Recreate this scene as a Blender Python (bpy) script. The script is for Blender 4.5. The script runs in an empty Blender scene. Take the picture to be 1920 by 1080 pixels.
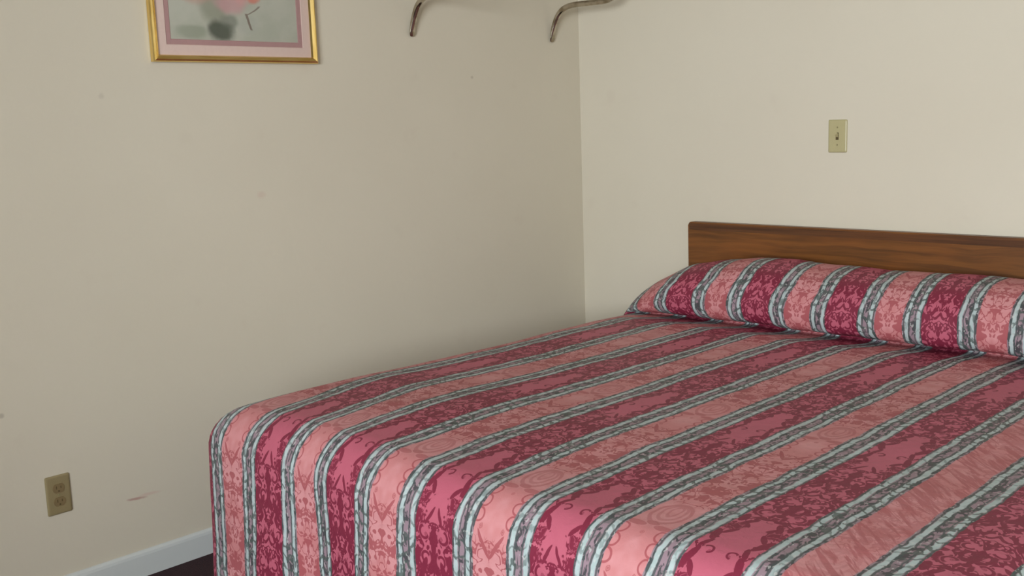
import bpy, bmesh, math
from mathutils import Vector, Matrix, noise

sc = bpy.context.scene
COL = sc.collection
PI = math.pi

# ------------------------------------------------------------------ camera
cam_d = bpy.data.cameras.new('camera')
cam = bpy.data.objects.new('camera', cam_d)
COL.objects.link(cam)
sc.camera = cam
CX, CY, CZ = 2.97335, -3.50802, 1.33322
YAW, PITCH, ROLL, FPX = -0.771814, -0.157122, -0.034741, 2004.54
f = Vector((math.sin(YAW)*math.cos(PITCH), math.cos(YAW)*math.cos(PITCH), math.sin(PITCH)))
r = Vector((math.cos(YAW), -math.sin(YAW), 0))
u = r.cross(f)
r2 = r*math.cos(ROLL) + u*math.sin(ROLL)
u2 = -r*math.sin(ROLL) + u*math.cos(ROLL)
M = Matrix((r2, u2, -f)).transposed().to_4x4()
M.translation = (CX, CY, CZ)
cam.matrix_world = M
cam_d.sensor_width = 36
cam_d.lens = 36*FPX/1920
cam_d.clip_start = 0.02

# ------------------------------------------------------------------ world, light, exposure
w = bpy.data.worlds.new('world'); sc.world = w
w.use_nodes = True
bg = w.node_tree.nodes['Background']
bg.inputs[0].default_value = (0.80, 0.90, 1.0, 1)
bg.inputs[1].default_value = 1.0

def area(name, loc, direction, sx, sy, power, color):
    d = bpy.data.lights.new(name, 'AREA'); d.shape = 'RECTANGLE'
    d.size = sx; d.size_y = sy; d.energy = power; d.color = color
    o = bpy.data.objects.new(name, d); COL.objects.link(o)
    o.location = loc
    o.rotation_euler = Vector(direction).to_track_quat('-Z', 'Y').to_euler()
    return o

WX0, WX1, WZ0, WZ1 = 2.25, 4.25, 0.90, 2.20      # window opening in the front wall
RX, RY, RZ = 4.7, -5.8, 2.44                       # room size
area('window_daylight', ((WX0+WX1)/2, RY-0.25, (WZ0+WZ1)/2+0.05), (-0.30, 1, 0.0), WX1-WX0+0.1, WZ1-WZ0+0.1, 285, (0.915, 0.96, 1.0))

sc.view_settings.view_transform = 'Standard'
sc.view_settings.look = 'None'
sc.view_settings.gamma = 1
sc.view_settings.use_curve_mapping = False
sc.view_settings.exposure = 0.25

# ------------------------------------------------------------------ node helper
class N:
    """a float socket with arithmetic"""
    def __init__(s, nt, sock): s.nt = nt; s.k = sock
    def op(s, o, b=None, c=None, clamp=False):
        n = s.nt.nodes.new('ShaderNodeMath'); n.operation = o; n.use_clamp = clamp
        for i, v in enumerate((s, b, c)):
            if v is None: continue
            if isinstance(v, N): s.nt.links.new(v.k, n.inputs[i])
            else: n.inputs[i].default_value = v
        return N(s.nt, n.outputs[0])
    def __add__(s, o): return s.op('ADD', o)
    __radd__ = __add__
    def __sub__(s, o): return s.op('SUBTRACT', o)
    def __rsub__(s, o): return s.op('MULTIPLY_ADD', -1.0, o)
    def __mul__(s, o): return s.op('MULTIPLY', o)
    __rmul__ = __mul__
    def __truediv__(s, o): return s.op('DIVIDE', o)
    def abs(s): return s.op('ABSOLUTE')
    def min(s, o): return s.op('MINIMUM', o)
    def max(s, o): return s.op('MAXIMUM', o)
    def sqrt(s): return s.op('SQRT')
    def sin(s): return s.op('SINE')
    def cos(s): return s.op('COSINE')
    def step(s, lo, hi):            # 0 below lo, 1 above hi
        n = s.nt.nodes.new('ShaderNodeMapRange'); n.interpolation_type = 'SMOOTHSTEP'
        s.nt.links.new(s.k, n.inputs[0])
        if lo < hi:
            n.inputs[1].default_value = lo; n.inputs[2].default_value = hi
        else:
            n.inputs[1].default_value = hi; n.inputs[2].default_value = lo
            n.inputs[3].default_value = 1; n.inputs[4].default_value = 0
        return N(s.nt, n.outputs[0])

def new_mat(name, color=(0.5, 0.5, 0.5), rough=0.6, metal=0.0, **kw):
    m = bpy.data.materials.new(name); m.use_nodes = True
    b = m.node_tree.nodes['Principled BSDF']
    b.inputs['Base Color'].default_value = (*color, 1)
    b.inputs['Roughness'].default_value = rough
    b.inputs['Metallic'].default_value = metal
    for k, v in kw.items(): b.inputs[k].default_value = v
    return m, m.node_tree, b

def ntex(nt, vec, scale, detail=3, rough=0.5, dist=0.0):
    n = nt.nodes.new('ShaderNodeTexNoise')
    n.inputs['Scale'].default_value = scale; n.inputs['Detail'].default_value = detail
    n.inputs['Roughness'].default_value = rough; n.inputs['Distortion'].default_value = dist
    if vec is not None: nt.links.new(vec, n.inputs['Vector'])
    return N(nt, n.outputs[0])

def comb(nt, x=0.0, y=0.0, z=0.0):
    n = nt.nodes.new('ShaderNodeCombineXYZ')
    for i, v in enumerate((x, y, z)):
        if isinstance(v, N): nt.links.new(v.k, n.inputs[i])
        else: n.inputs[i].default_value = v
    return n.outputs[0]

def sep(nt, sock):
    n = nt.nodes.new('ShaderNodeSeparateXYZ'); nt.links.new(sock, n.inputs[0])
    return [N(nt, o) for o in n.outputs]

def mixc(nt, fac, a, b):
    n = nt.nodes.new('ShaderNodeMix'); n.data_type = 'RGBA'
    if isinstance(fac, N): nt.links.new(fac.k, n.inputs[0])
    else: n.inputs[0].default_value = fac
    for i, v in ((6, a), (7, b)):
        if isinstance(v, tuple): n.inputs[i].default_value = (*v, 1)
        else: nt.links.new(v, n.inputs[i])
    return n.outputs[2]

def bump(nt, b, height, strength=0.2, dist=0.01):
    n = nt.nodes.new('ShaderNodeBump')
    n.inputs['Strength'].default_value = strength; n.inputs['Distance'].default_value = dist
    nt.links.new(height.k, n.inputs['Height']); nt.links.new(n.outputs[0], b.inputs['Normal'])

def objco(nt):
    return nt.nodes.new('ShaderNodeTexCoord').outputs['Object']

def srgb(r_, g_, b_, k=1.0):
    def c(v):
        v /= 255
        return (v/12.92 if v <= 0.04045 else ((v+0.055)/1.055)**2.4)*k
    return (c(r_), c(g_), c(b_))

# ------------------------------------------------------------------ materials
def make_wall_mat(name, scuffs=False):
    m, nt, b = new_mat(name, rough=0.75)
    co = objco(nt)
    n1 = ntex(nt, co, 1.7, 3)
    n2 = ntex(nt, co, 9, 4)
    c = mixc(nt, n1.step(0.3, 0.7), (0.625, 0.578, 0.470), (0.640, 0.595, 0.487))
    c = mixc(nt, n2.step(0.62, 0.8)*0.25, c, (0.56, 0.50, 0.41))
    if scuffs:
        x, y, z = sep(nt, co)
        def mark(y0, z0, ly, lz, slope, col, amt, c):
            dy = (y - y0); dz = (z - z0) - dy*slope
            wob = ntex(nt, co, 60, 2)*0.6
            d = ((dy/ly)*(dy/ly) + (dz/lz)*(dz/lz)).sqrt() + wob
            return mixc(nt, d.step(1.3, 0.6)*amt, c, col)
        c = mark(-2.102, 0.244, 0.040, 0.006, -0.10, (0.42, 0.24, 0.20), 0.8, c)
        c = mark(-2.06, 0.248, 0.045, 0.007, -0.05, (0.60, 0.42, 0.36), 0.5, c)
        c = mark(-0.631, 1.493, 0.010, 0.008, 0, (0.36, 0.31, 0.24), 0.5, c)
        c = mark(-2.095, 1.436, 0.012, 0.012, 0, (0.44, 0.39, 0.32), 0.4, c)
        c = mark(-1.593, 1.119, 0.022, 0.016, 0, (0.58, 0.46, 0.38), 0.5, c)
        c = mark(-2.461, 0.582, 0.012, 0.010, 0, (0.34, 0.30, 0.24), 0.6, c)
    nt.links.new(c, b.inputs['Base Color'])
    bump(nt, b, ntex(nt, co, 55, 4), 0.10, 0.004)
    return m

M_wall = make_wall_mat('wall_paint')
M_wall_l = make_wall_mat('wall_paint_scuffed', True)
M_ceil, nt, b = new_mat('ceiling_paint', (0.72, 0.69, 0.62), 0.9)
bump(nt, b, ntex(nt, objco(nt), 120, 4), 0.4, 0.004)
M_base, nt, b = new_mat('white_trim_paint', (0.60, 0.64, 0.64), 0.4)
bump(nt, b, ntex(nt, objco(nt), 30, 3), 0.05, 0.003)

M_carpet, nt, b = new_mat('maroon_carpet', (0.05, 0.008, 0.016), 0.95)
co = objco(nt)
nt.links.new(mixc(nt, ntex(nt, co, 260, 3).step(0.35, 0.65), (0.016, 0.004, 0.007), (0.042, 0.009, 0.016)), b.inputs['Base Color'])
bump(nt, b, ntex(nt, co, 300, 3), 0.8, 0.006)

# headboard wood
M_wood, nt, b = new_mat('walnut_laminate', rough=0.38)
co = objco(nt)
x, y, z = sep(nt, co)
warp = ntex(nt, comb(nt, x*1.2, y, z*4.0), 1.6, 3)*0.10
g = ntex(nt, comb(nt, x*0.9, y*3.0, (z+warp)*24.0), 2.4, 6, 0.6)
g2 = ntex(nt, comb(nt, x*3.0, y*3.0, z*160.0), 2.0, 3, 0.6)
big = ntex(nt, comb(nt, x*1.6, y, z*7.0), 1.3, 3)
c = mixc(nt, g.step(0.34, 0.66), (0.092, 0.033, 0.007), (0.175, 0.064, 0.012))
c = mixc(nt, big.step(0.45, 0.7)*0.5, c, (0.255, 0.084, 0.016))
c = mixc(nt, g2.step(0.55, 0.72)*0.3, c, (0.060, 0.022, 0.007))
nt.links.new(c, b.inputs['Base Color'])
bump(nt, b, g2, 0.06, 0.002)
M_woodedge, nt, b = new_mat('walnut_edge_strip', rough=0.35)
co = objco(nt); x, y, z = sep(nt, co)
g = ntex(nt, comb(nt, x*1.5, y*8.0, z*60.0), 2.0, 5, 0.6)
nt.links.new(mixc(nt, g.step(0.35, 0.65), (0.062, 0.023, 0.008), (0.115, 0.042, 0.013)), b.inputs['Base Color'])

M_gold, nt, b = new_mat('polished_gold_metal', (0.80, 0.55, 0.20), 0.24, 1.0)
x, y, z = sep(nt, objco(nt))
nt.links.new(mixc(nt, ntex(nt, comb(nt, x*40, y*2, z*2), 5, 3).step(0.3, 0.7), (0.74, 0.52, 0.17), (0.88, 0.68, 0.30)), b.inputs['Base Color'])
bump(nt, b, ntex(nt, objco(nt), 18, 2), 0.08, 0.004)
M_mat, nt, b = new_mat('pale_pink_mat_board', rough=0.9)
nt.links.new(mixc(nt, ntex(nt, objco(nt), 90, 3), (0.74, 0.57, 0.51), (0.80, 0.63, 0.57)), b.inputs['Base Color'])
M_rose, nt, b = new_mat('dusty_rose_mat_board', rough=0.9)
nt.links.new(mixc(nt, ntex(nt, objco(nt), 90, 3), (0.45, 0.265, 0.26), (0.50, 0.30, 0.295)), b.inputs['Base Color'])

M_chrome, nt, b = new_mat('worn_chrome', (0.40, 0.36, 0.30), 0.16, 1.0)
nt.links.new(mixc(nt, ntex(nt, objco(nt), 25, 3).step(0.4, 0.7), (0.52, 0.47, 0.39), (0.30, 0.25, 0.18)), b.inputs['Base Color'])
M_almond, nt, b = new_mat('almond_plastic', rough=0.35)
nt.links.new(mixc(nt, ntex(nt, objco(nt), 40, 3), (0.420, 0.380, 0.205), (0.455, 0.410, 0.225)), b.inputs['Base Color'])
M_ivory, nt, b = new_mat('ivory_plastic', rough=0.35)
nt.links.new(mixc(nt, ntex(nt, objco(nt), 40, 3), (0.265, 0.215, 0.112), (0.295, 0.240, 0.125)), b.inputs['Base Color'])
M_tan, nt, b = new_mat('tan_plastic', rough=0.35)
nt.links.new(mixc(nt, ntex(nt, objco(nt), 60, 3), (0.205, 0.150, 0.072), (0.225, 0.165, 0.080)), b.inputs['Base Color'])
M_slot, nt, b = new_mat('dark_slot', (0.090, 0.065, 0.024), 0.8)
M_screw, nt, b = new_mat('screw_head', (0.30, 0.27, 0.14), 0.35, 0.3)
M_mattress, nt, b = new_mat('white_ticking', (0.7, 0.68, 0.64), 0.9)
bump(nt, b, ntex(nt, objco(nt), 40, 3), 0.2, 0.01)
M_steel, nt, b = new_mat('dark_bed_steel', (0.08, 0.08, 0.085), 0.45, 0.8)
M_alu, nt, b = new_mat('window_aluminium', (0.62, 0.62, 0.60), 0.4, 0.6)

def thin_glass(name, ior=1.45):
    m = bpy.data.materials.new(name); m.use_nodes = True
    nt = m.node_tree; nt.nodes.clear()
    out = nt.nodes.new('ShaderNodeOutputMaterial'); mix = nt.nodes.new('ShaderNodeMixShader')
    t = nt.nodes.new('ShaderNodeBsdfTransparent'); gl = nt.nodes.new('ShaderNodeBsdfGlossy')
    gl.inputs['Roughness'].default_value = 0.03
    fr = nt.nodes.new('ShaderNodeFresnel'); fr.inputs[0].default_value = ior
    nt.links.new(fr.outputs[0], mix.inputs[0])
    nt.links.new(t.outputs[0], mix.inputs[1]); nt.links.new(gl.outputs[0], mix.inputs[2])
    nt.links.new(mix.outputs[0], out.inputs[0])
    return m
M_glass = thin_glass('clear_glass')
M_nonglare = thin_glass('picture_glass', 1.18)

# painting: soft watercolour of pink blossoms over a dark green base, object coordinates = wall coordinates
def make_art():
    m, nt, b = new_mat('floral_watercolour', rough=0.85)
    co = objco(nt)
    _, y, z = sep(nt, co)
    nz = ntex(nt, co, 9, 4, 0.55)
    nf = ntex(nt, co, 38, 4, 0.6)
    wy = y + (nz - 0.5)*0.05 + (nf - 0.5)*0.012
    wz = z + (ntex(nt, comb(nt, 3.3, y, z), 9, 4) - 0.5)*0.05
    def blob(cy, cz, ry, rz, lo=1.25, hi=0.55):
        a = (wy - cy)/ry; c_ = (wz - cz)/rz
        return (a*a + c_*c_).sqrt().step(lo, hi)
    c = mixc(nt, nz.step(0.35, 0.65), (0.47, 0.49, 0.405), (0.54, 0.545, 0.465))
    c = mixc(nt, blob(-1.80, 1.615, 0.055, 0.022)*0.5, c, (0.24, 0.27, 0.19))
    c = mixc(nt, blob(-1.715, 1.70, 0.050, 0.060)*0.55, c, (0.22, 0.23, 0.15))
    c = mixc(nt, blob(-1.695, 1.625, 0.050, 0.034)*0.92, c, (0.085, 0.100, 0.070))
    c = mixc(nt, blob(-1.665, 1.66, 0.032, 0.026)*0.6, c, (0.17, 0.19, 0.15))
    c = mixc(nt, blob(-1.60, 1.655, 0.040, 0.030)*0.35, c, (0.45, 0.47, 0.42))
    for cy, cz, ry, rz, col, k in (
            (-1.77, 1.735, 0.060, 0.030, (0.55, 0.36, 0.30), 0.7),
            (-1.66, 1.715, 0.055, 0.030, (0.62, 0.36, 0.37), 0.8),
            (-1.615, 1.745, 0.050, 0.035, (0.70, 0.38, 0.36), 0.85),
            (-1.575, 1.728, 0.030, 0.020, (0.66, 0.22, 0.16), 0.8),
            (-1.70, 1.80, 0.090, 0.060, (0.66, 0.34, 0.36), 0.85),
            (-1.62, 1.86, 0.070, 0.060, (0.74, 0.46, 0.44), 0.85),
            (-1.73, 1.93, 0.060, 0.060, (0.62, 0.26, 0.28), 0.8),
            (-1.55, 1.98, 0.060, 0.050, (0.70, 0.42, 0.36), 0.8),
            (-1.80, 2.04, 0.050, 0.040, (0.30, 0.36, 0.24), 0.7)):
        c = mixc(nt, blob(cy, cz, ry, rz)*k, c, col)
    # curved stem
    t1 = (y + 1.560 - (z - 1.701)*2.0 + (z-1.690)*(z-1.690)*30.0 + (nf-0.5)*0.006).abs().step(0.006, 0.003)*z.step(1.678, 1.682)*z.step(1.712, 1.705)
    t2 = (y + 1.604 + (z - 1.681)*0.34 + (nf-0.5)*0.006).abs().step(0.0055, 0.003)*z.step(1.632, 1.637)*z.step(1.686, 1.682)
    t1 = t1*0.9
    c = mixc(nt, t1.max(t2)*0.8, c, (0.19, 0.13, 0.10))
    nt.links.new(c, b.inputs['Base Color'])
    return m
M_art = make_art()

# ---- bedspread fabric.  UV.x = metres across the bed, UV.y = metres from the foot fold (down is +)
def make_spread_mat():
    m, nt, b = new_mat('striped_damask_bedspread', rough=0.52)
    b.inputs['Specular IOR Level'].default_value = 0.28
    uv = nt.nodes.new('ShaderNodeUVMap'); uv.uv_map = 'UVMap'
    U, V, _ = sep(nt, uv.outputs[0])
    P = 0.334; C0 = 0.852                 # stripe pitch, centre of a pale stripe
    wob = (ntex(nt, comb(nt, U, V, 0), 7, 2) - 0.5)*0.014 + (ntex(nt, comb(nt, U, V, 6.0), 30, 2) - 0.5)*0.007
    Uw = U + wob
    fr = ((Uw - C0)/P + 40.5).op('FRACT') - 0.5
    a = (fr*P).abs()                      # distance from the pale stripe's centre line
    e = 0.5*P - a                         # distance from the dark stripe's centre line
    VR = 0.65
    vf = (V/VR + 20.5).op('FRACT') - 0.5  # -0.5..0.5 around the plain part of the repeat
    vy = vf*VR                            # metres
    ang = vf*(2*PI)
    # symmetrical (mirrored) foliage fields, seamless along the repeat
    def field(dist, scale, seed, stretch=1.0, dist_amt=0.8, detail=1.5):
        R = VR/(2*PI)/stretch
        return ntex(nt, comb(nt, dist + seed, ang.cos()*R + seed, ang.sin()*R), scale, detail, 0.45, dist_amt)
    # ---------- crimson stripe
    f1 = field(e, 30, 1.3, 1.25, 1.0, 1.0)
    f2 = field(e, 52, 4.7, 1.15, 1.2, 1.0)
    plain = vy.abs().step(0.165, 0.10)                    # 1 in the plain part
    centre = e.step(0.036, 0.018)
    dens = 0.002 + plain*(centre*0.30 + 0.105)
    scroll = (((f1 - 0.5).abs()*-1.0 + 0.065 - dens*0.55).step(-0.010, 0.014))
    blotch = (f2 - 0.49 - dens).step(-0.010, 0.016)
    dm = scroll.max(blotch)
    def dot(cx, cy, rad, x_, y_):
        dx = x_ - cx; dy = y_ - cy
        return (dx*dx + dy*dy).sqrt().step(rad, rad*0.8)
    halo = dot(0.030, 0.168, 0.020, e, vy).max(dot(0.024, 0.222, 0.017, e, vy)).max(dot(0.030, -0.180, 0.019, e, vy)).max(dot(0.026, -0.255, 0.018, e, vy))
    dm = dm*(1.0 - halo)
    def ring(cx, cy, rad, wd, x_, y_):
        dx = x_ - cx; dy = y_ - cy
        d = (dx*dx + dy*dy).sqrt()
        return (d - rad).abs().step(wd, wd*0.55)
    def rose(cx, cy, rad, x_, y_, amp=0.010):
        dx = x_ - cx; dy = y_ - cy
        d = (dx*dx + dy*dy).sqrt() + (f2 - 0.5)*amp*6
        return d.step(rad, rad*0.85)*(1.0 - (d - rad*0.5).abs().step(0.0022, 0.001)*0.6)
    def ell(cx, cy, rx, ry, sl, x_, y_):
        dx = (x_ - cx) - (y_ - cy)*sl; dy = y_ - cy
        dx = dx/rx; dy = dy/ry
        return (dx*dx + dy*dy).step(1.0, 0.8)
    for s_ in (rose(0.046, 0.095, 0.018, e, vy), rose(0.046, -0.085, 0.019, e, vy), rose(0.050, 0.135, 0.016, e, vy),
               ring(0.024, 0.022, 0.0095, 0.0030, e, vy)*(e - 0.024 + (vy-0.022)*0.6).step(0.006, 0.004),
               rose(0.019, 0.027, 0.0045, e, vy, 0.0), ell(0.048, 0.048, 0.008, 0.030, 0.25, e, vy),
               ell(0.047, -0.035, 0.009, 0.028, -0.30, e, vy), ell(0.030, -0.120, 0.008, 0.020, 0.5, e, vy),
               ring(0.030, 0.168, 0.0135, 0.0042, e, vy)*(e - 0.026 + (vy-0.168)*0.8).step(-0.006, -0.002), rose(0.025, 0.172, 0.005, e, vy, 0.0), ell(0.0, 0.185, 0.009, 0.040, 0.0, e, vy),
               ring(0.030, -0.180, 0.0125, 0.0040, e, vy)*(e - 0.026 - (vy+0.180)*0.8).step(-0.006, -0.002), rose(0.026, -0.183, 0.005, e, vy, 0.0),
               ring(0.026, -0.255, 0.0115, 0.0040, e, vy)*(e - 0.024 + (vy+0.255)*0.8).step(-0.006, -0.002), ell(0.0, -0.215, 0.008, 0.040, 0.0, e, vy),
               ell(0.016, 0.130, 0.005, 0.022, 0.5, e, vy), ell(0.034, 0.070, 0.007, 0.016, -0.5, e, vy), ell(0.034, -0.060, 0.007, 0.018, 0.5, e, vy), ell(0.026, -0.105, 0.006, 0.014, -0.6, e, vy), rose(0.052, 0.058, 0.013, e, vy), ell(0.040, 0.005, 0.006, 0.020, 0.3, e, vy), ell(0.050, -0.135, 0.009, 0.022, 0.0, e, vy),
               ring(0.024, 0.222, 0.0115, 0.0040, e, vy)*(e - 0.022 - (vy-0.222)*0.8).step(-0.006, -0.002), ell(0.034, 0.250, 0.010, 0.030, 0.4, e, vy)):
        dm = dm.max(s_)
    crimson = mixc(nt, dm, (0.450, 0.105, 0.158), (0.190, 0.020, 0.046))
    # ---------- pale stripe
    g1 = field(a, 40, 8.1, 1.1, 1.2, 1.0)
    g2 = field(a, 30, 12.9, 1.1, 1.0, 1.0)
    def oval(cx, cy, rx, ry, wd, x_, y_):
        dx = (x_ - cx)/rx; dy = (y_ - cy)/ry
        return ((dx*dx + dy*dy).sqrt() - 1.0).abs().step(wd, wd*0.5)
    pl2 = (vy - 0.01).abs().step(0.15, 0.10)
    pm = ((g1 - 0.5).abs()*-1.0 + 0.052 - pl2*0.09).step(-0.010, 0.016).max((g2 - 0.53 - pl2*0.3).step(-0.010, 0.016))
    for s_ in (ring(0.046, 0.030, 0.014, 0.0028, a, vy), ring(0.046, 0.062, 0.014, 0.0028, a, vy),
               ring(0.046, 0.094, 0.014, 0.0028, a, vy), rose(0.0, 0.030, 0.005, a, vy, 0.0),
               rose(0.030, 0.115, 0.006, a, vy, 0.002),
               oval(0.0, -0.062, 0.034, 0.052, 0.14, a, vy)*0.55, oval(0.0, -0.070, 0.021, 0.040, 0.18, a, vy)*0.45,
               oval(0.0, -0.078, 0.009, 0.026, 0.30, a, vy)*0.45, ell(0.0, -0.008, 0.016, 0.010, 0.0, a, vy)*0.7,
               ell(0.018, 0.150, 0.006, 0.030, -0.65, a, vy), ell(0.030, 0.005, 0.022, 0.010, 0.0, a, vy)*0.7):
        pm = pm.max(s_)
    strk = ntex(nt, comb(nt, (U - V)*52.0, (U + V)*7.0, 0.0), 1.0, 3, 0.55, 0.6).step(0.46, 0.57)*U.step(2.10, 2.14)
    pm = pm*(1.0 - U.step(2.10, 2.14)*0.5)
    pm = pm.max(strk*0.8)
    blend = ntex(nt, comb(nt, a*1.0, V, 2.0), 16, 2)
    pale_g = mixc(nt, blend.step(0.35, 0.65), (0.520, 0.200, 0.208), (0.580, 0.262, 0.275))
    pale = mixc(nt, pm*0.85, pale_g, (0.335, 0.072, 0.085))
    # ---------- ribbon bands between them
    wv = (a - 0.078)/0.031                # -1 pale side .. +1 crimson side
    rip = (ntex(nt, comb(nt, U*2.0, V*3.0, 5.0), 9, 2) - 0.5)*0.30
    wr = wv + rip
    inband = wv.abs().step(1.02, 0.97)
    light_a = (wr + 0.52).abs().step(0.22, 0.13)
    light_b = (wr - 0.64).abs().step(0.22, 0.13)
    light = light_a.max(light_b)
    dk = (wr + 0.80).abs().step(0.09, 0.04).max((wr + 0.25).abs().step(0.10, 0.05)).max((wr - 0.32).abs().step(0.08, 0.03)).max((wr - 0.95).abs().step(0.10, 0.05))
    tw = ((V*190.0 + wv*2.6 + ntex(nt, comb(nt, U*1.5, V, 1.0), 26, 2)*16.0).sin()).step(0.30, 0.75)
    gate = ntex(nt, comb(nt, U*1.5, V, 9.0), 10, 2).step(0.36, 0.54)*(1.0 - vy.abs().step(0.18, 0.08)*0.45)
    marks = tw*gate
    blot = ntex(nt, comb(nt, U*1.2, V*0.7, 7.0), 62, 2, 0.5, 0.8).step(0.50, 0.57)
    mid = mixc(nt, blot, (0.290, 0.205, 0.240), (0.068, 0.062, 0.070))
    lc = mixc(nt, ntex(nt, comb(nt, U, V, 3.0), 30, 2), (0.280, 0.370, 0.365), (0.520, 0.600, 0.610))
    band = mixc(nt, light, mid, lc)
    band = mixc(nt, dk*0.85, band, (0.055, 0.078, 0.078))
    band = mixc(nt, marks*0.85, band, (0.070, 0.092, 0.085))
    spk = ntex(nt, comb(nt, U*1.6, V, 4.0), 70, 1).step(0.64, 0.68)
    band = mixc(nt, spk*0.5, band, (0.560, 0.560, 0.540))
    c = mixc(nt, a.step(0.075, 0.082), pale, crimson)
    c = mixc(nt, inband, c, band)
    nt.links.new(c, b.inputs['Base Color'])
    weave = ntex(nt, comb(nt, U*1.0, V*1.0, 0.0), 420, 2)
    quilt = ntex(nt, comb(nt, U, V, 0.0), 34, 3, 0.5, 0.6)
    bump(nt, b, quilt + weave*0.10, 0.30, 0.006)
    return m
M_spread = make_spread_mat()

# ------------------------------------------------------------------ geometry helpers
def link(name, me, mat, parent=None, smooth=False):
    o = bpy.data.objects.new(name, me); COL.objects.link(o)
    if mat is not None:
        for mm in (mat if isinstance(mat, (list, tuple)) else [mat]): me.materials.append(mm)
    if parent is not None: o.parent = parent
    if smooth: me.polygons.foreach_set('use_smooth', [True]*len(me.polygons))
    return o

def from_bm(name, bm, mat, parent=None, smooth=False):
    bmesh.ops.recalc_face_normals(bm, faces=bm.faces)
    me = bpy.data.meshes.new(name); bm.to_mesh(me); bm.free()
    return link(name, me, mat, parent, smooth)

def add_box(bm, lo, hi, bev=0.0, seg=2):
    x0, y0, z0 = lo; x1, y1, z1 = hi
    r_ = bmesh.ops.create_cube(bm, size=1)
    vs = r_['verts']
    for v in vs:
        v.co = Vector(((x0+x1)/2 + v.co.x*(x1-x0), (y0+y1)/2 + v.co.y*(y1-y0), (z0+z1)/2 + v.co.z*(z1-z0)))
    if bev > 0:
        es = list({e for v in vs for e in v.link_edges})
        bmesh.ops.bevel(bm, geom=es, offset=bev, segments=seg, profile=0.5, affect='EDGES')

def box(name, lo, hi, mat, parent=None, bev=0.0, seg=2, off=(0, 0, 0)):
    bm = bmesh.new()
    add_box(bm, [a-o for a, o in zip(lo, off)], [a-o for a, o in zip(hi, off)], bev, seg)
    return from_bm(name, bm, mat, parent)

def structure(o): o['kind'] = 'structure'; return o

def empty(name, loc, label, cat, group=None):
    o = bpy.data.objects.new(name, None); COL.objects.link(o)
    o.empty_display_size = 0.1
    o.location = loc; o['label'] = label; o['category'] = cat
    if group: o['group'] = group
    return o

def smooth_path(pts, n=8):
    """Catmull-Rom through the points; each point (x,y,z,ru,rv)"""
    out = []
    P_ = [pts[0]] + list(pts) + [pts[-1]]
    for i in range(1, len(P_)-2):
        for k in range(n):
            t = k/n
            out.append([0.5*((2*b_) + (-a_+c_)*t + (2*a_-5*b_+4*c_-d_)*t*t + (-a_+3*b_-3*c_+d_)*t**3)
                        for a_, b_, c_, d_ in zip(P_[i-1], P_[i], P_[i+1], P_[i+2])])
    out.append(list(pts[-1]))
    return out

def tube(name, pts, side, mat, parent=None, seg=16, n=8):
    """tube in a plane whose normal is `side`; radius ru along side, rv in the plane"""
    path = smooth_path(pts, n) if n > 1 else pts
    side = Vector(side).normalized()
    bm = bmesh.new(); rings = []
    L = len(path)
    for i, p_ in enumerate(path):
        a_ = Vector(path[max(0, i-1)][:3]); b_ = Vector(path[min(L-1, i+1)][:3])
        t = (b_-a_).normalized(); nn = side.cross(t).normalized()
        c_ = Vector(p_[:3])
        rings.append([bm.verts.new(c_ + side*(p_[3]*math.cos(2*PI*k/seg)) + nn*(p_[4]*math.sin(2*PI*k/seg))) for k in range(seg)])
    for i in range(L-1):
        for k in range(seg):
            bm.faces.new((rings[i][k], rings[i][(k+1) % seg], rings[i+1][(k+1) % seg], rings[i+1][k]))
    bm.faces.new(rings[0]); bm.faces.new(rings[-1][::-1])
    return from_bm(name, bm, mat, parent, True)

def disc(name, c, axis, rad, depth, mat, parent=None, sx=1.0, seg=28, bev=0.0):
    """short cylinder; its flat end faces `axis`; sx scales horizontally"""
    bm = bmesh.new()
    bmesh.ops.create_cone(bm, cap_ends=True, segments=seg, radius1=rad, radius2=rad-bev, depth=depth)
    q = Vector(axis).to_track_quat('Z', 'Y').to_matrix().to_4x4()
    for v in bm.verts: v.co = Vector((v.co.x, v.co.y, v.co.z))
    bmesh.ops.transform(bm, matrix=Matrix.Translation(c) @ q, verts=bm.verts)
    return from_bm(name, bm, mat, parent)

# ------------------------------------------------------------------ the room
T = 0.12
structure(box('floor', (-T, RY-T, -0.1), (RX+T, T, 0), M_carpet))
structure(box('ceiling', (-T, RY-T, RZ), (RX+T, T, RZ+0.1), M_ceil))
structure(box('wall_left', (-T, RY-T, 0), (0, T, RZ), M_wall_l))
structure(box('wall_back', (0, 0, 0), (RX, T, RZ), M_wall))
structure(box('wall_right', (RX, RY-T, 0), (RX+T, T, RZ), M_wall))
bm = bmesh.new()
for lo, hi in (((0, RY-T, 0), (WX0, RY, RZ)), ((WX1, RY-T, 0), (RX, RY, RZ)),
               ((WX0, RY-T, 0), (WX1, RY, WZ0)), ((WX0, RY-T, WZ1), (WX1, RY, RZ))):
    add_box(bm, lo, hi)
structure(from_bm('wall_front', bm, M_wall))
win = bpy.data.objects.new('window_1', None); COL.objects.link(win); structure(win)
bm = bmesh.new()
fw = 0.05; WM = (WX0+WX1)/2
for lo, hi in (((WX0, RY-0.09, WZ0), (WX0+fw, RY-0.03, WZ1)), ((WX1-fw, RY-0.09, WZ0), (WX1, RY-0.03, WZ1)),
               ((WX0+fw, RY-0.09, WZ0), (WX1-fw, RY-0.03, WZ0+fw)), ((WX0+fw, RY-0.09, WZ1-fw), (WX1-fw, RY-0.03, WZ1)),
               ((WM-0.025, RY-0.085, WZ0+fw), (WM+0.025, RY-0.035, WZ1-fw))):
    add_box(bm, lo, hi, 0.004, 1)
from_bm('window_frame', bm, M_alu, win)
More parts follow.
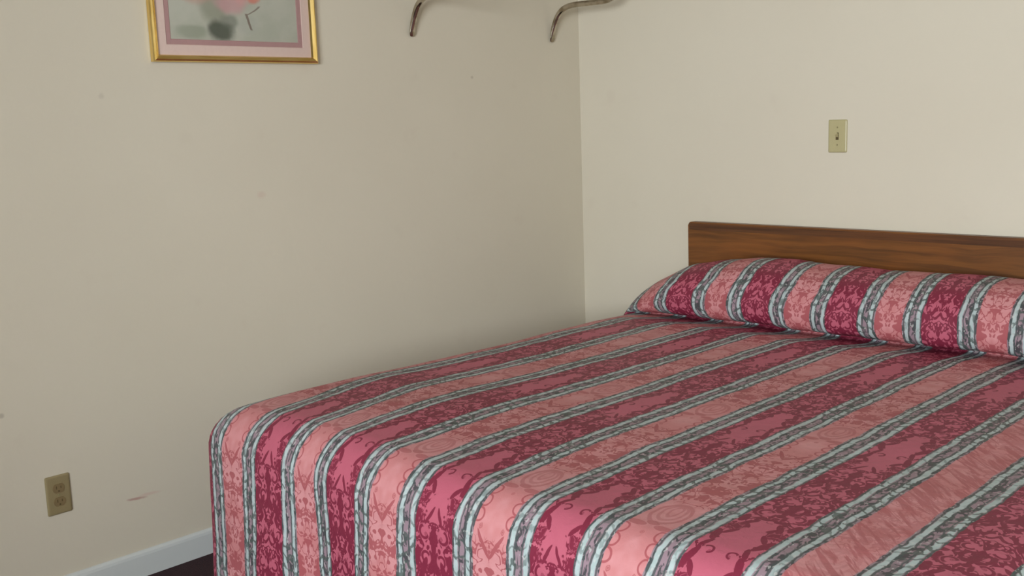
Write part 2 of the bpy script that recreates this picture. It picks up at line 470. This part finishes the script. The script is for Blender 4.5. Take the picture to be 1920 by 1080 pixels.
box('window_pane', (WX0+fw, RY-0.062, WZ0+fw), (WX1-fw, RY-0.058, WZ1-fw), M_glass, win)

def baseboard(name, prof_dir, p0, p1):
    # moulded profile: (out, up)
    prof = [(0, 0), (0.012, 0), (0.012, 0.066), (0.010, 0.074), (0.006, 0.079), (0.003, 0.0809), (0, 0.0809)]
    bm = bmesh.new(); d = Vector(prof_dir)
    A = [bm.verts.new(Vector(p0) + d*o_ + Vector((0, 0, h_))) for o_, h_ in prof]
    B = [bm.verts.new(Vector(p1) + d*o_ + Vector((0, 0, h_))) for o_, h_ in prof]
    n = len(prof)
    for i in range(n): bm.faces.new((A[i], A[(i+1) % n], B[(i+1) % n], B[i]))
    bm.faces.new(A[::-1]); bm.faces.new(B)
    structure(from_bm(name, bm, M_base))
baseboard('baseboard_left', (1, 0, 0), (0, RY+0.012, 0), (0, -0.012, 0))
baseboard('baseboard_back', (0, -1, 0), (0, 0, 0), (RX, 0, 0))
baseboard('baseboard_right', (-1, 0, 0), (RX, RY+0.012, 0), (RX, -0.012, 0))
baseboard('baseboard_front', (0, 1, 0), (0, RY, 0), (RX, RY, 0))

# ------------------------------------------------------------------ bed below the spread
ZB = 0.60                       # top of the made bed
XL, XR, YF = 0.452, 2.46, -2.125 # outer planes of the hanging spread
bed = empty('bed', ((XL+XR)/2, -1.07, 0), 'king size bed hidden under the burgundy and grey striped bedspread', 'bed')
bo = tuple(bed.location)
def bedbox(name, lo, hi, mat, bev):
    return box(name, lo, hi, mat, bed, bev, 3, bo)
bedbox('mattress', (0.53, -2.045, 0.345), (2.37, -0.045, 0.562), M_mattress, 0.04)
bedbox('box_spring', (0.53, -2.045, 0.17), (2.37, -0.045, 0.343), M_mattress, 0.015)
bm = bmesh.new()
for lo, hi in (((0.56, -2.02, 0.135), (0.60, -0.06, 0.168)), ((2.30, -2.02, 0.135), (2.34, -0.06, 0.168)),
               ((0.60, -2.02, 0.135), (2.30, -1.98, 0.168)), ((0.60, -0.10, 0.135), (2.30, -0.06, 0.168)), ((0.60, -1.06, 0.135), (2.30, -1.02, 0.168))):
    add_box(bm, [a-o for a, o in zip(lo, bo)], [a-o for a, o in zip(hi, bo)], 0.003, 1)
from_bm('bed_frame', bm, M_steel, bed)
for lx in (0.58, 2.32):
    for ly in (-1.99, -0.09):
        bedbox('leg', (lx-0.018, ly-0.018, 0), (lx+0.018, ly+0.018, 0.134), M_steel, 0.004)

# ------------------------------------------------------------------ bedspread
def interp(tab, x_):
    if x_ <= tab[0][0]: return tab[0][1]
    for (a_, va), (b_, vb) in zip(tab, tab[1:]):
        if x_ <= b_:
            t = (x_-a_)/(b_-a_); return va + (vb-va)*t
    return tab[-1][1]

RB = 0.100                                  # bend radius of the mattress edge under the cloth
BEND = RB*PI/2
DROP = 0.535
HX = [(0.44, 0.0), (0.47, 0.035), (0.52, 0.078), (0.58, 0.115), (0.65, 0.148), (0.70, 0.172), (0.80, 0.193), (0.95, 0.210),
      (1.10, 0.210), (1.24, 0.199), (1.38, 0.200), (1.50, 0.200), (1.67, 0.201), (1.85, 0.201), (2.10, 0.195), (2.20, 0.172),
      (2.30, 0.125), (2.38, 0.078), (2.44, 0.02), (2.46, 0)]
# profile over the pillows: (y, height share)
PROF = [(-0.044, 0.42), (-0.046, 0.62), (-0.050, 0.80), (-0.075, 0.92), (-0.115, 0.98), (-0.165, 1.0), (-0.215, 0.985),
        (-0.265, 0.93), (-0.310, 0.84), (-0.343, 0.71), (-0.362, 0.57), (-0.371, 0.43), (-0.374, 0.30), (-0.370, 0.18),
        (-0.358, 0.08), (-0.335, 0.025), (-0.305, 0.0), (-0.285, -0.03), (-0.300, -0.06), (-0.345, -0.055), (-0.40, -0.035), (-0.46, -0.01), (-0.52, 0.0)]
def catmull2(pts, n):
    o = smooth_path([(a_, b_, 0, 0, 0) for a_, b_ in pts], n)
    return [(q[0], q[1]) for q in o]
prof = catmull2(PROF, 4)
rows = []                                   # (y, height share, monotone y, V coordinate, overflow at foot)
arc = 0.0; tmp = []
for i, (yy, hh) in enumerate(prof):
    if i: arc += math.hypot(yy-prof[i-1][0], (hh-prof[i-1][1])*0.2)
    tmp.append((yy, hh, arc))
tot = arc
y_end = prof[-1][0]
YB = YF + RB                                # y where the foot bend starts
for yy, hh, ar in tmp:
    ym = -0.044 + (y_end+0.044)*(ar/tot)
    rows.append((yy, hh, ym, (YB - y_end) - (tot-ar), 0.0))
n = 150
for i in range(1, n+1):
    yy = y_end + (YB-y_end)*i/n
    rows.append((yy, 0.0, yy, YB-yy, 0.0))
ovs = [BEND*i/9 for i in range(1, 10)] + [BEND + (DROP-BEND)*i/40 for i in range(1, 41)]
for s in ovs:
    rows.append((YB, 0.0, YB, s, s))
cols = []                                   # (x, signed overflow)
XA, XB_ = XL+RB, XR-RB
for s in reversed(ovs): cols.append((XA, -s))
n = 190
for i in range(n+1): cols.append((XA+(XB_-XA)*i/n, 0.0))
for s in ovs: cols.append((XB_, s))

def bend(s):
    """(outward, downward) for cloth length s past the start of the bend"""
    if s <= 0: return 0.0, 0.0
    if s < BEND:
        t = s/RB; return RB*math.sin(t), RB*(1-math.cos(t))
    e_ = s-BEND
    return RB + e_*0.03, RB + e_*0.9995

bm = bmesh.new()
grid = []; uvs = {}
WARP = [(0.4, 0.092), (0.70, 0.085), (0.854, 0.08), (0.974, 0.046), (1.14, 0.03), (1.62, 0.018), (2.0, 0.0)]
for (yy, hh, ym, vv, sb) in rows:
    line = []
    for (xx, sa) in cols:
        a_ = abs(sa)
        s = max(a_, sb) if (a_ == 0 or sb == 0) else (a_**8 + sb**8)**0.125
        out, down = bend(s)
        if a_ == 0 and sb == 0: dx = dy = 0.0
        else:
            ph = math.atan2(sb, a_)
            sq = (math.cos(ph)**4 + math.sin(ph)**4)**-0.25
            out *= sq
            dx = math.cos(ph)*(-1 if sa < 0 else 1)*(1 if a_ > 0 else 0); dy = -math.sin(ph)
        # extra softness of the corner: pull the cloth in above the corner
        x_ = xx + dx*out
        H = interp(HX, x_) if a_ == 0 else interp(HX, xx)*max(0.0, 1 - a_/0.16)
        k = min(1.0, H/0.15)
        y_ = (ym + (yy-ym)*k) + dy*out
        z_ = ZB - down + hh*H
        # gentle sag and rumples
        nz = noise.noise(Vector((x_*3.1, y_*2.3, 1.7)))
        nz2 = noise.noise(Vector((x_*9.0, y_*7.0+z_*7, 5.1)))
        top = 1.0 if (a_ == 0 and sb == 0) else max(0.0, 1 - s/0.2)
        z_ += top*(nz*0.005 + nz2*0.0025)
        cr = math.exp(-((x_-0.80)/0.42)**2 - ((y_+1.80)/0.36)**2)
        z_ += 0.022*cr*(1.0 if s <= 0 else max(0.0, 1-s/0.12))
        if hh > 0.02: y_ += nz2*0.006*k; z_ += noise.noise(Vector((x_*5, y_*8, 8)))*0.006*k
        if s > 0.02:                                         # hanging folds
            q = min(1.0, (s-0.02)/0.45)
            if sb > 0 and sb >= a_:
                wv_ = math.sin(x_*17.0+0.6)*0.45 + math.sin(x_*9.3+2.1)*0.6 + noise.noise(Vector((x_*6, 2.2, z_*2)))*0.9
                y_ += -0.013*wv_*q
                x_ += 0.006*noise.noise(Vector((x_*4, z_*6, 3.1)))*q
            else:
                wv_ = math.sin(y_*15.0) + noise.noise(Vector((y_*6, 7.2, z_*2)))
                x_ += 0.011*wv_*q*(1 if sa > 0 else -1)
        line.append(bm.verts.new((x_, y_, z_)))
        # texture coordinate, foot type and side type
        gath = 1.0 + 0.09*max(0.0, min(1.0, (yy+0.46)/0.12)) if sb == 0 else 1.0
        uu = 1.85 + (xx-1.85)*gath + sa*1.0
        near = max(0.0, min(1.0, (-1.55-y_)/0.5)); near = near*near*(3-2*near)
        shift = interp(WARP, x_)*near
        v_ = vv + (0.30 if hh > 0.03 and yy > -0.385 else 0.0)
        uvs[line[-1]] = ((uu-shift, v_), (xx + dx*out - shift, vv if sb == 0 else s))
    grid.append(line)
uvl = bm.loops.layers.uv.new('UVMap')
nR, nC = len(rows), len(cols)
for i in range(nR-1):
    for j in range(nC-1):
        fc = bm.faces.new((grid[i][j], grid[i+1][j], grid[i+1][j+1], grid[i][j+1]))
        fc.smooth = True
        sa = (cols[j][1]+cols[j+1][1])/2; sb = (rows[i][4]+rows[i+1][4])/2
        foot = sb > 0 and (sb > abs(sa)*0.45)
        for lp in fc.loops: lp[uvl].uv = uvs[lp.vert][1 if foot else 0]
me = bpy.data.meshes.new('bedspread')
bm.normal_update(); bm.to_mesh(me); bm.free()
spread = link('bedspread', me, M_spread)
sol = spread.modifiers.new('thickness', 'SOLIDIFY'); sol.thickness = 0.006; sol.offset = -1
spread['label'] = 'quilted burgundy, pink and grey-blue striped bedspread pulled over the bed and its pillows'
spread['category'] = 'bedspread'

# ------------------------------------------------------------------ headboard
hb = empty('headboard', (1.47, -0.018, 0.36), 'low flat brown wood headboard against the wall behind the bed', 'headboard')
ho = tuple(hb.location)
HX0, HX1, HZ1 = 0.567, 2.373, 0.9115
bm = bmesh.new()
# board outline with rounded top corners, extruded
rc = 0.012; pts = [(HX0, 0.36), (HX1, 0.36)]
for k in range(6): t = k/5*PI/2; pts.append((HX1-rc+rc*math.cos(t), HZ1-0.0-rc+rc*math.sin(t)))
for k in range(6): t = PI/2+k/5*PI/2; pts.append((HX0+rc+rc*math.cos(t), HZ1-0.0-rc+rc*math.sin(t)))
F_ = [bm.verts.new((p[0]-ho[0], -0.036-ho[1], p[1]-ho[2])) for p in pts]
B_ = [bm.verts.new((p[0]-ho[0], -0.004-ho[1], p[1]-ho[2])) for p in pts]
bm.faces.new(F_); bm.faces.new(B_[::-1])
for i in range(len(pts)): bm.faces.new((F_[i], F_[(i+1) % len(pts)], B_[(i+1) % len(pts)], B_[i]))
es = [e for e in bm.edges if all(abs(v.co.y-(-0.036-ho[1])) < 1e-5 for v in e.verts)]
bmesh.ops.bevel(bm, geom=es, offset=0.004, segments=3, profile=0.5, affect='EDGES')
from_bm('panel', bm, M_wood, hb)
bm = bmesh.new()
for (x0, x1, z0, z1) in ((HX0+0.006, HX1-0.006, HZ1-0.030, HZ1-0.006),):
    add_box(bm, (x0-ho[0], -0.0366-ho[1], z0-ho[2]), (x1-ho[0], -0.0355-ho[1], z1-ho[2]))
from_bm('top_rail', bm, M_woodedge, hb)
for lx in (0.75, 2.19):
    box('leg', (lx-0.03, -0.030, 0.0), (lx+0.03, -0.014, 0.3595), M_woodedge, hb, 0.003, 2, ho)

# ------------------------------------------------------------------ framed picture
PY0, PY1, PZ0 = -1.9354, -1.3503, 1.5333
PZ1 = PZ0 + 0.72
pic = empty('framed_picture', (0.0, (PY0+PY1)/2, PZ0), 'gold framed floral print with pink mats hanging on the left wall', 'picture')
po = tuple(pic.location)
def frame_ring(name, y0, y1, z0, z1, section, mat, parent):
    """mitred frame; section = list of (inset, out-of-wall)"""
    bm = bmesh.new()
    loops = []
    for (ins, x_) in section:
        loops.append([bm.verts.new((x_-po[0], yy-po[1], zz-po[2])) for yy, zz in
                      ((y0+ins, z0+ins), (y1-ins, z0+ins), (y1-ins, z1-ins), (y0+ins, z1-ins))])
    n = len(section)
    for i in range(n):
        A, B = loops[i], loops[(i+1) % n]
        for k in range(4): bm.faces.new((A[k], A[(k+1) % 4], B[(k+1) % 4], B[k]))
    return from_bm(name, bm, mat, parent)
frame_ring('frame', PY0, PY1, PZ0, PZ1, [(0, 0.002), (0, 0.016), (0.003, 0.021), (0.008, 0.023), (0.018, 0.017), (0.021, 0.010), (0.021, 0.002)], M_gold, pic)
frame_ring('mat_board', PY0, PY1, PZ0, PZ1, [(0.0205, 0.002), (0.0205, 0.009), (0.050, 0.009), (0.0515, 0.0075), (0.0515, 0.002)], M_mat, pic)
frame_ring('inner_mat', PY0, PY1, PZ0, PZ1, [(0.0512, 0.002), (0.0512, 0.0068), (0.066, 0.0068), (0.0675, 0.0055), (0.0675, 0.002)], M_rose, pic)
art = box('floral_print', (0.002, PY0+0.067, PZ0+0.067), (0.0050, PY1-0.067, PZ1-0.067), M_art, None)
art.parent = pic; art.matrix_parent_inverse = Matrix.Translation(pic.location).inverted()
box('glass', (0.0100, PY0+0.022, PZ0+0.022), (0.0118, PY1-0.022, PZ1-0.022), M_nonglare, pic, 0, 1, po)
art.location = (0, 0, 0)

# ------------------------------------------------------------------ wall rack with two chrome brackets
rack = empty('wall_rack', (0.0, -0.55, 1.65), 'chrome tube coat rack on the left wall near the corner, above the bed', 'coat rack')
ro = tuple(rack.location)
def bracket(yc):
    o = empty_part = bpy.data.objects.new('bracket', None)
    pts = [(0.0060, 1.6345, 0.0030, 0.0015), (0.0064, 1.6360, 0.0085, 0.0025), (0.0072, 1.640, 0.0118, 0.0038), (0.0088, 1.647, 0.0135, 0.0050), (0.0115, 1.662, 0.0135, 0.0070), (0.0170, 1.684, 0.0128, 0.0095),
           (0.026, 1.708, 0.0115, 0.0105), (0.044, 1.738, 0.0112, 0.0112), (0.072, 1.760, 0.0112, 0.0112), (0.112, 1.770, 0.0112, 0.0112),
           (0.170, 1.771, 0.0112, 0.0112), (0.240, 1.770, 0.0112, 0.0112), (0.290, 1.771, 0.0112, 0.0112), (0.325, 1.780, 0.0112, 0.0112),
           (0.345, 1.802, 0.0112, 0.0112), (0.350, 1.835, 0.0112, 0.0112), (0.350, 1.880, 0.0112, 0.0112), (0.350, 1.915, 0.0112, 0.0112)]
    bpy.data.objects.remove(o)
    ob = tube('bracket', [(x_-ro[0], yc-ro[1], z_-ro[2], a_, b_) for x_, z_, a_, b_ in pts], (0, 1, 0), M_chrome, rack)
    disc('screw', (0.0135-ro[0], yc-ro[1], 1.652-ro[2]), (1, 0, 0.25), 0.0042, 0.004, M_screw, ob, bev=0.001)
    # wall stay at shelf height
    tube('shelf_stay', [(0.002-ro[0], yc-ro[1], 1.925-ro[2], 0.009, 0.009), (0.18-ro[0], yc-ro[1], 1.925-ro[2], 0.009, 0.009), (0.36-ro[0], yc-ro[1], 1.925-ro[2], 0.009, 0.009)],
         (0, 1, 0), M_chrome, ob, n=1)
for yc in (-0.176, -0.926): bracket(yc)
for x_ in (0.04, 0.12, 0.20, 0.28, 0.35):
    tube('shelf_rod', [(x_-ro[0], yy-ro[1], 1.943-ro[2], 0.008, 0.008) for yy in (-1.02, -0.55, -0.10)], (0, 0, 1), M_chrome, rack, n=1)

# ------------------------------------------------------------------ light switch (back wall)
SX, SZ = 1.1746, 1.2335
sw = empty('light_switch', (SX, 0, SZ), 'almond toggle light switch on the wall above the headboard', 'light switch')
def plate(name, w_, h_, mat, parent, to_local):
    bm = bmesh.new()
    def ring_(ins, out):
        rc_ = 0.004; pts = []
        for cx_, cz_, a0 in ((w_/2-rc_, h_/2-rc_, 0), (-w_/2+rc_, h_/2-rc_, PI/2), (-w_/2+rc_, -h_/2+rc_, PI), (w_/2-rc_, -h_/2+rc_, 1.5*PI)):
            for k in range(4):
                t = a0+k/3*PI/2; rr = rc_
                px, pz = cx_+rr*math.cos(t), cz_+rr*math.sin(t)
                pts.append((px*(1-2*ins/w_), pz*(1-2*ins/h_)))
        return [bm.verts.new(to_local(px, out, pz)) for px, pz in pts]
    rs = [ring_(0, 0.0005), ring_(0, 0.0022), ring_(0.0016, 0.0045), ring_(0.004, 0.0056), ring_(0.007, 0.0060)]
    for A, B in zip(rs, rs[1:]):
        for k in range(len(A)): bm.faces.new((A[k], A[(k+1) % len(A)], B[(k+1) % len(A)], B[k]))
    bm.faces.new(rs[0][::-1]); bm.faces.new(rs[-1])
    return from_bm(name, bm, mat, parent)
plate('cover_plate', 0.070, 0.114, M_almond, sw, lambda a_, o_, c_: Vector((a_, -o_, c_)))
bm = bmesh.new(); add_box(bm, (-0.0055, -0.0072, -0.0125), (0.0055, -0.0058, 0.0125), 0.0006, 1)
from_bm('toggle_slot', bm, M_slot, sw)
bm = bmesh.new()
v8 = [bm.verts.new(c_) for c_ in ((-0.0042, -0.007, -0.004), (0.0042, -0.007, -0.004), (0.0042, -0.007, 0.009), (-0.0042, -0.007, 0.009),
                                   (-0.0034, -0.0185, 0.006), (0.0034, -0.0185, 0.006), (0.0034, -0.0165, 0.013), (-0.0034, -0.0165, 0.013))]
for q in ((0, 1, 2, 3), (4, 5, 6, 7), (0, 1, 5, 4), (1, 2, 6, 5), (2, 3, 7, 6), (3, 0, 4, 7)): bm.faces.new([v8[i] for i in q])
bmesh.ops.bevel(bm, geom=list(bm.edges), offset=0.0008, segments=2, profile=0.5, affect='EDGES')
from_bm('toggle', bm, M_almond, sw)
for s_ in (1, -1): disc('screw', (0, -0.0062, s_*0.0302), (0, -1, 0), 0.0032, 0.0014, M_screw, sw, bev=0.0006)

# ------------------------------------------------------------------ outlet (left wall)
OY, OZ = -2.3305, 0.3226
ou = empty('wall_outlet', (0, OY, OZ), 'tan duplex electrical outlet low on the left wall beside the bed foot', 'outlet')
plate('cover_plate', 0.070, 0.114, M_ivory, ou, lambda a_, o_, c_: Vector((o_, a_, c_)))
for s_ in (1, -1):
    bm = bmesh.new(); n = 32; A = []; B = []
    for k in range(n):
        t = 2*PI*k/n
        yy = 0.0172*math.cos(t); zz = max(-0.0135, min(0.0135, 0.0172*math.sin(t)))
        A.append(bm.verts.new((0.0055, yy, s_*0.0195+zz))); B.append(bm.verts.new((0.0078, yy*0.96, s_*0.0195+zz*0.96)))
    bm.faces.new(A[::-1]); bm.faces.new(B)
    for k in range(n): bm.faces.new((A[k], A[(k+1) % n], B[(k+1) % n], B[k]))
    rcp = from_bm('receptacle', bm, M_tan, ou)
    for dy_, hh_ in ((-0.0064, 0.0042), (0.0064, 0.0034)):
        box('slot', (0.0074, dy_-0.0012, s_*0.0195+0.003-hh_), (0.0081, dy_+0.0012, s_*0.0195+0.003+hh_), M_slot, rcp)
    disc('ground_hole', (0.0077, 0, s_*0.0195-0.0075), (1, 0, 0), 0.0024, 0.0009, M_slot, rcp, seg=16)
disc('screw', (0.0066, 0, 0), (1, 0, 0), 0.0032, 0.0014, M_screw, ou, bev=0.0006)
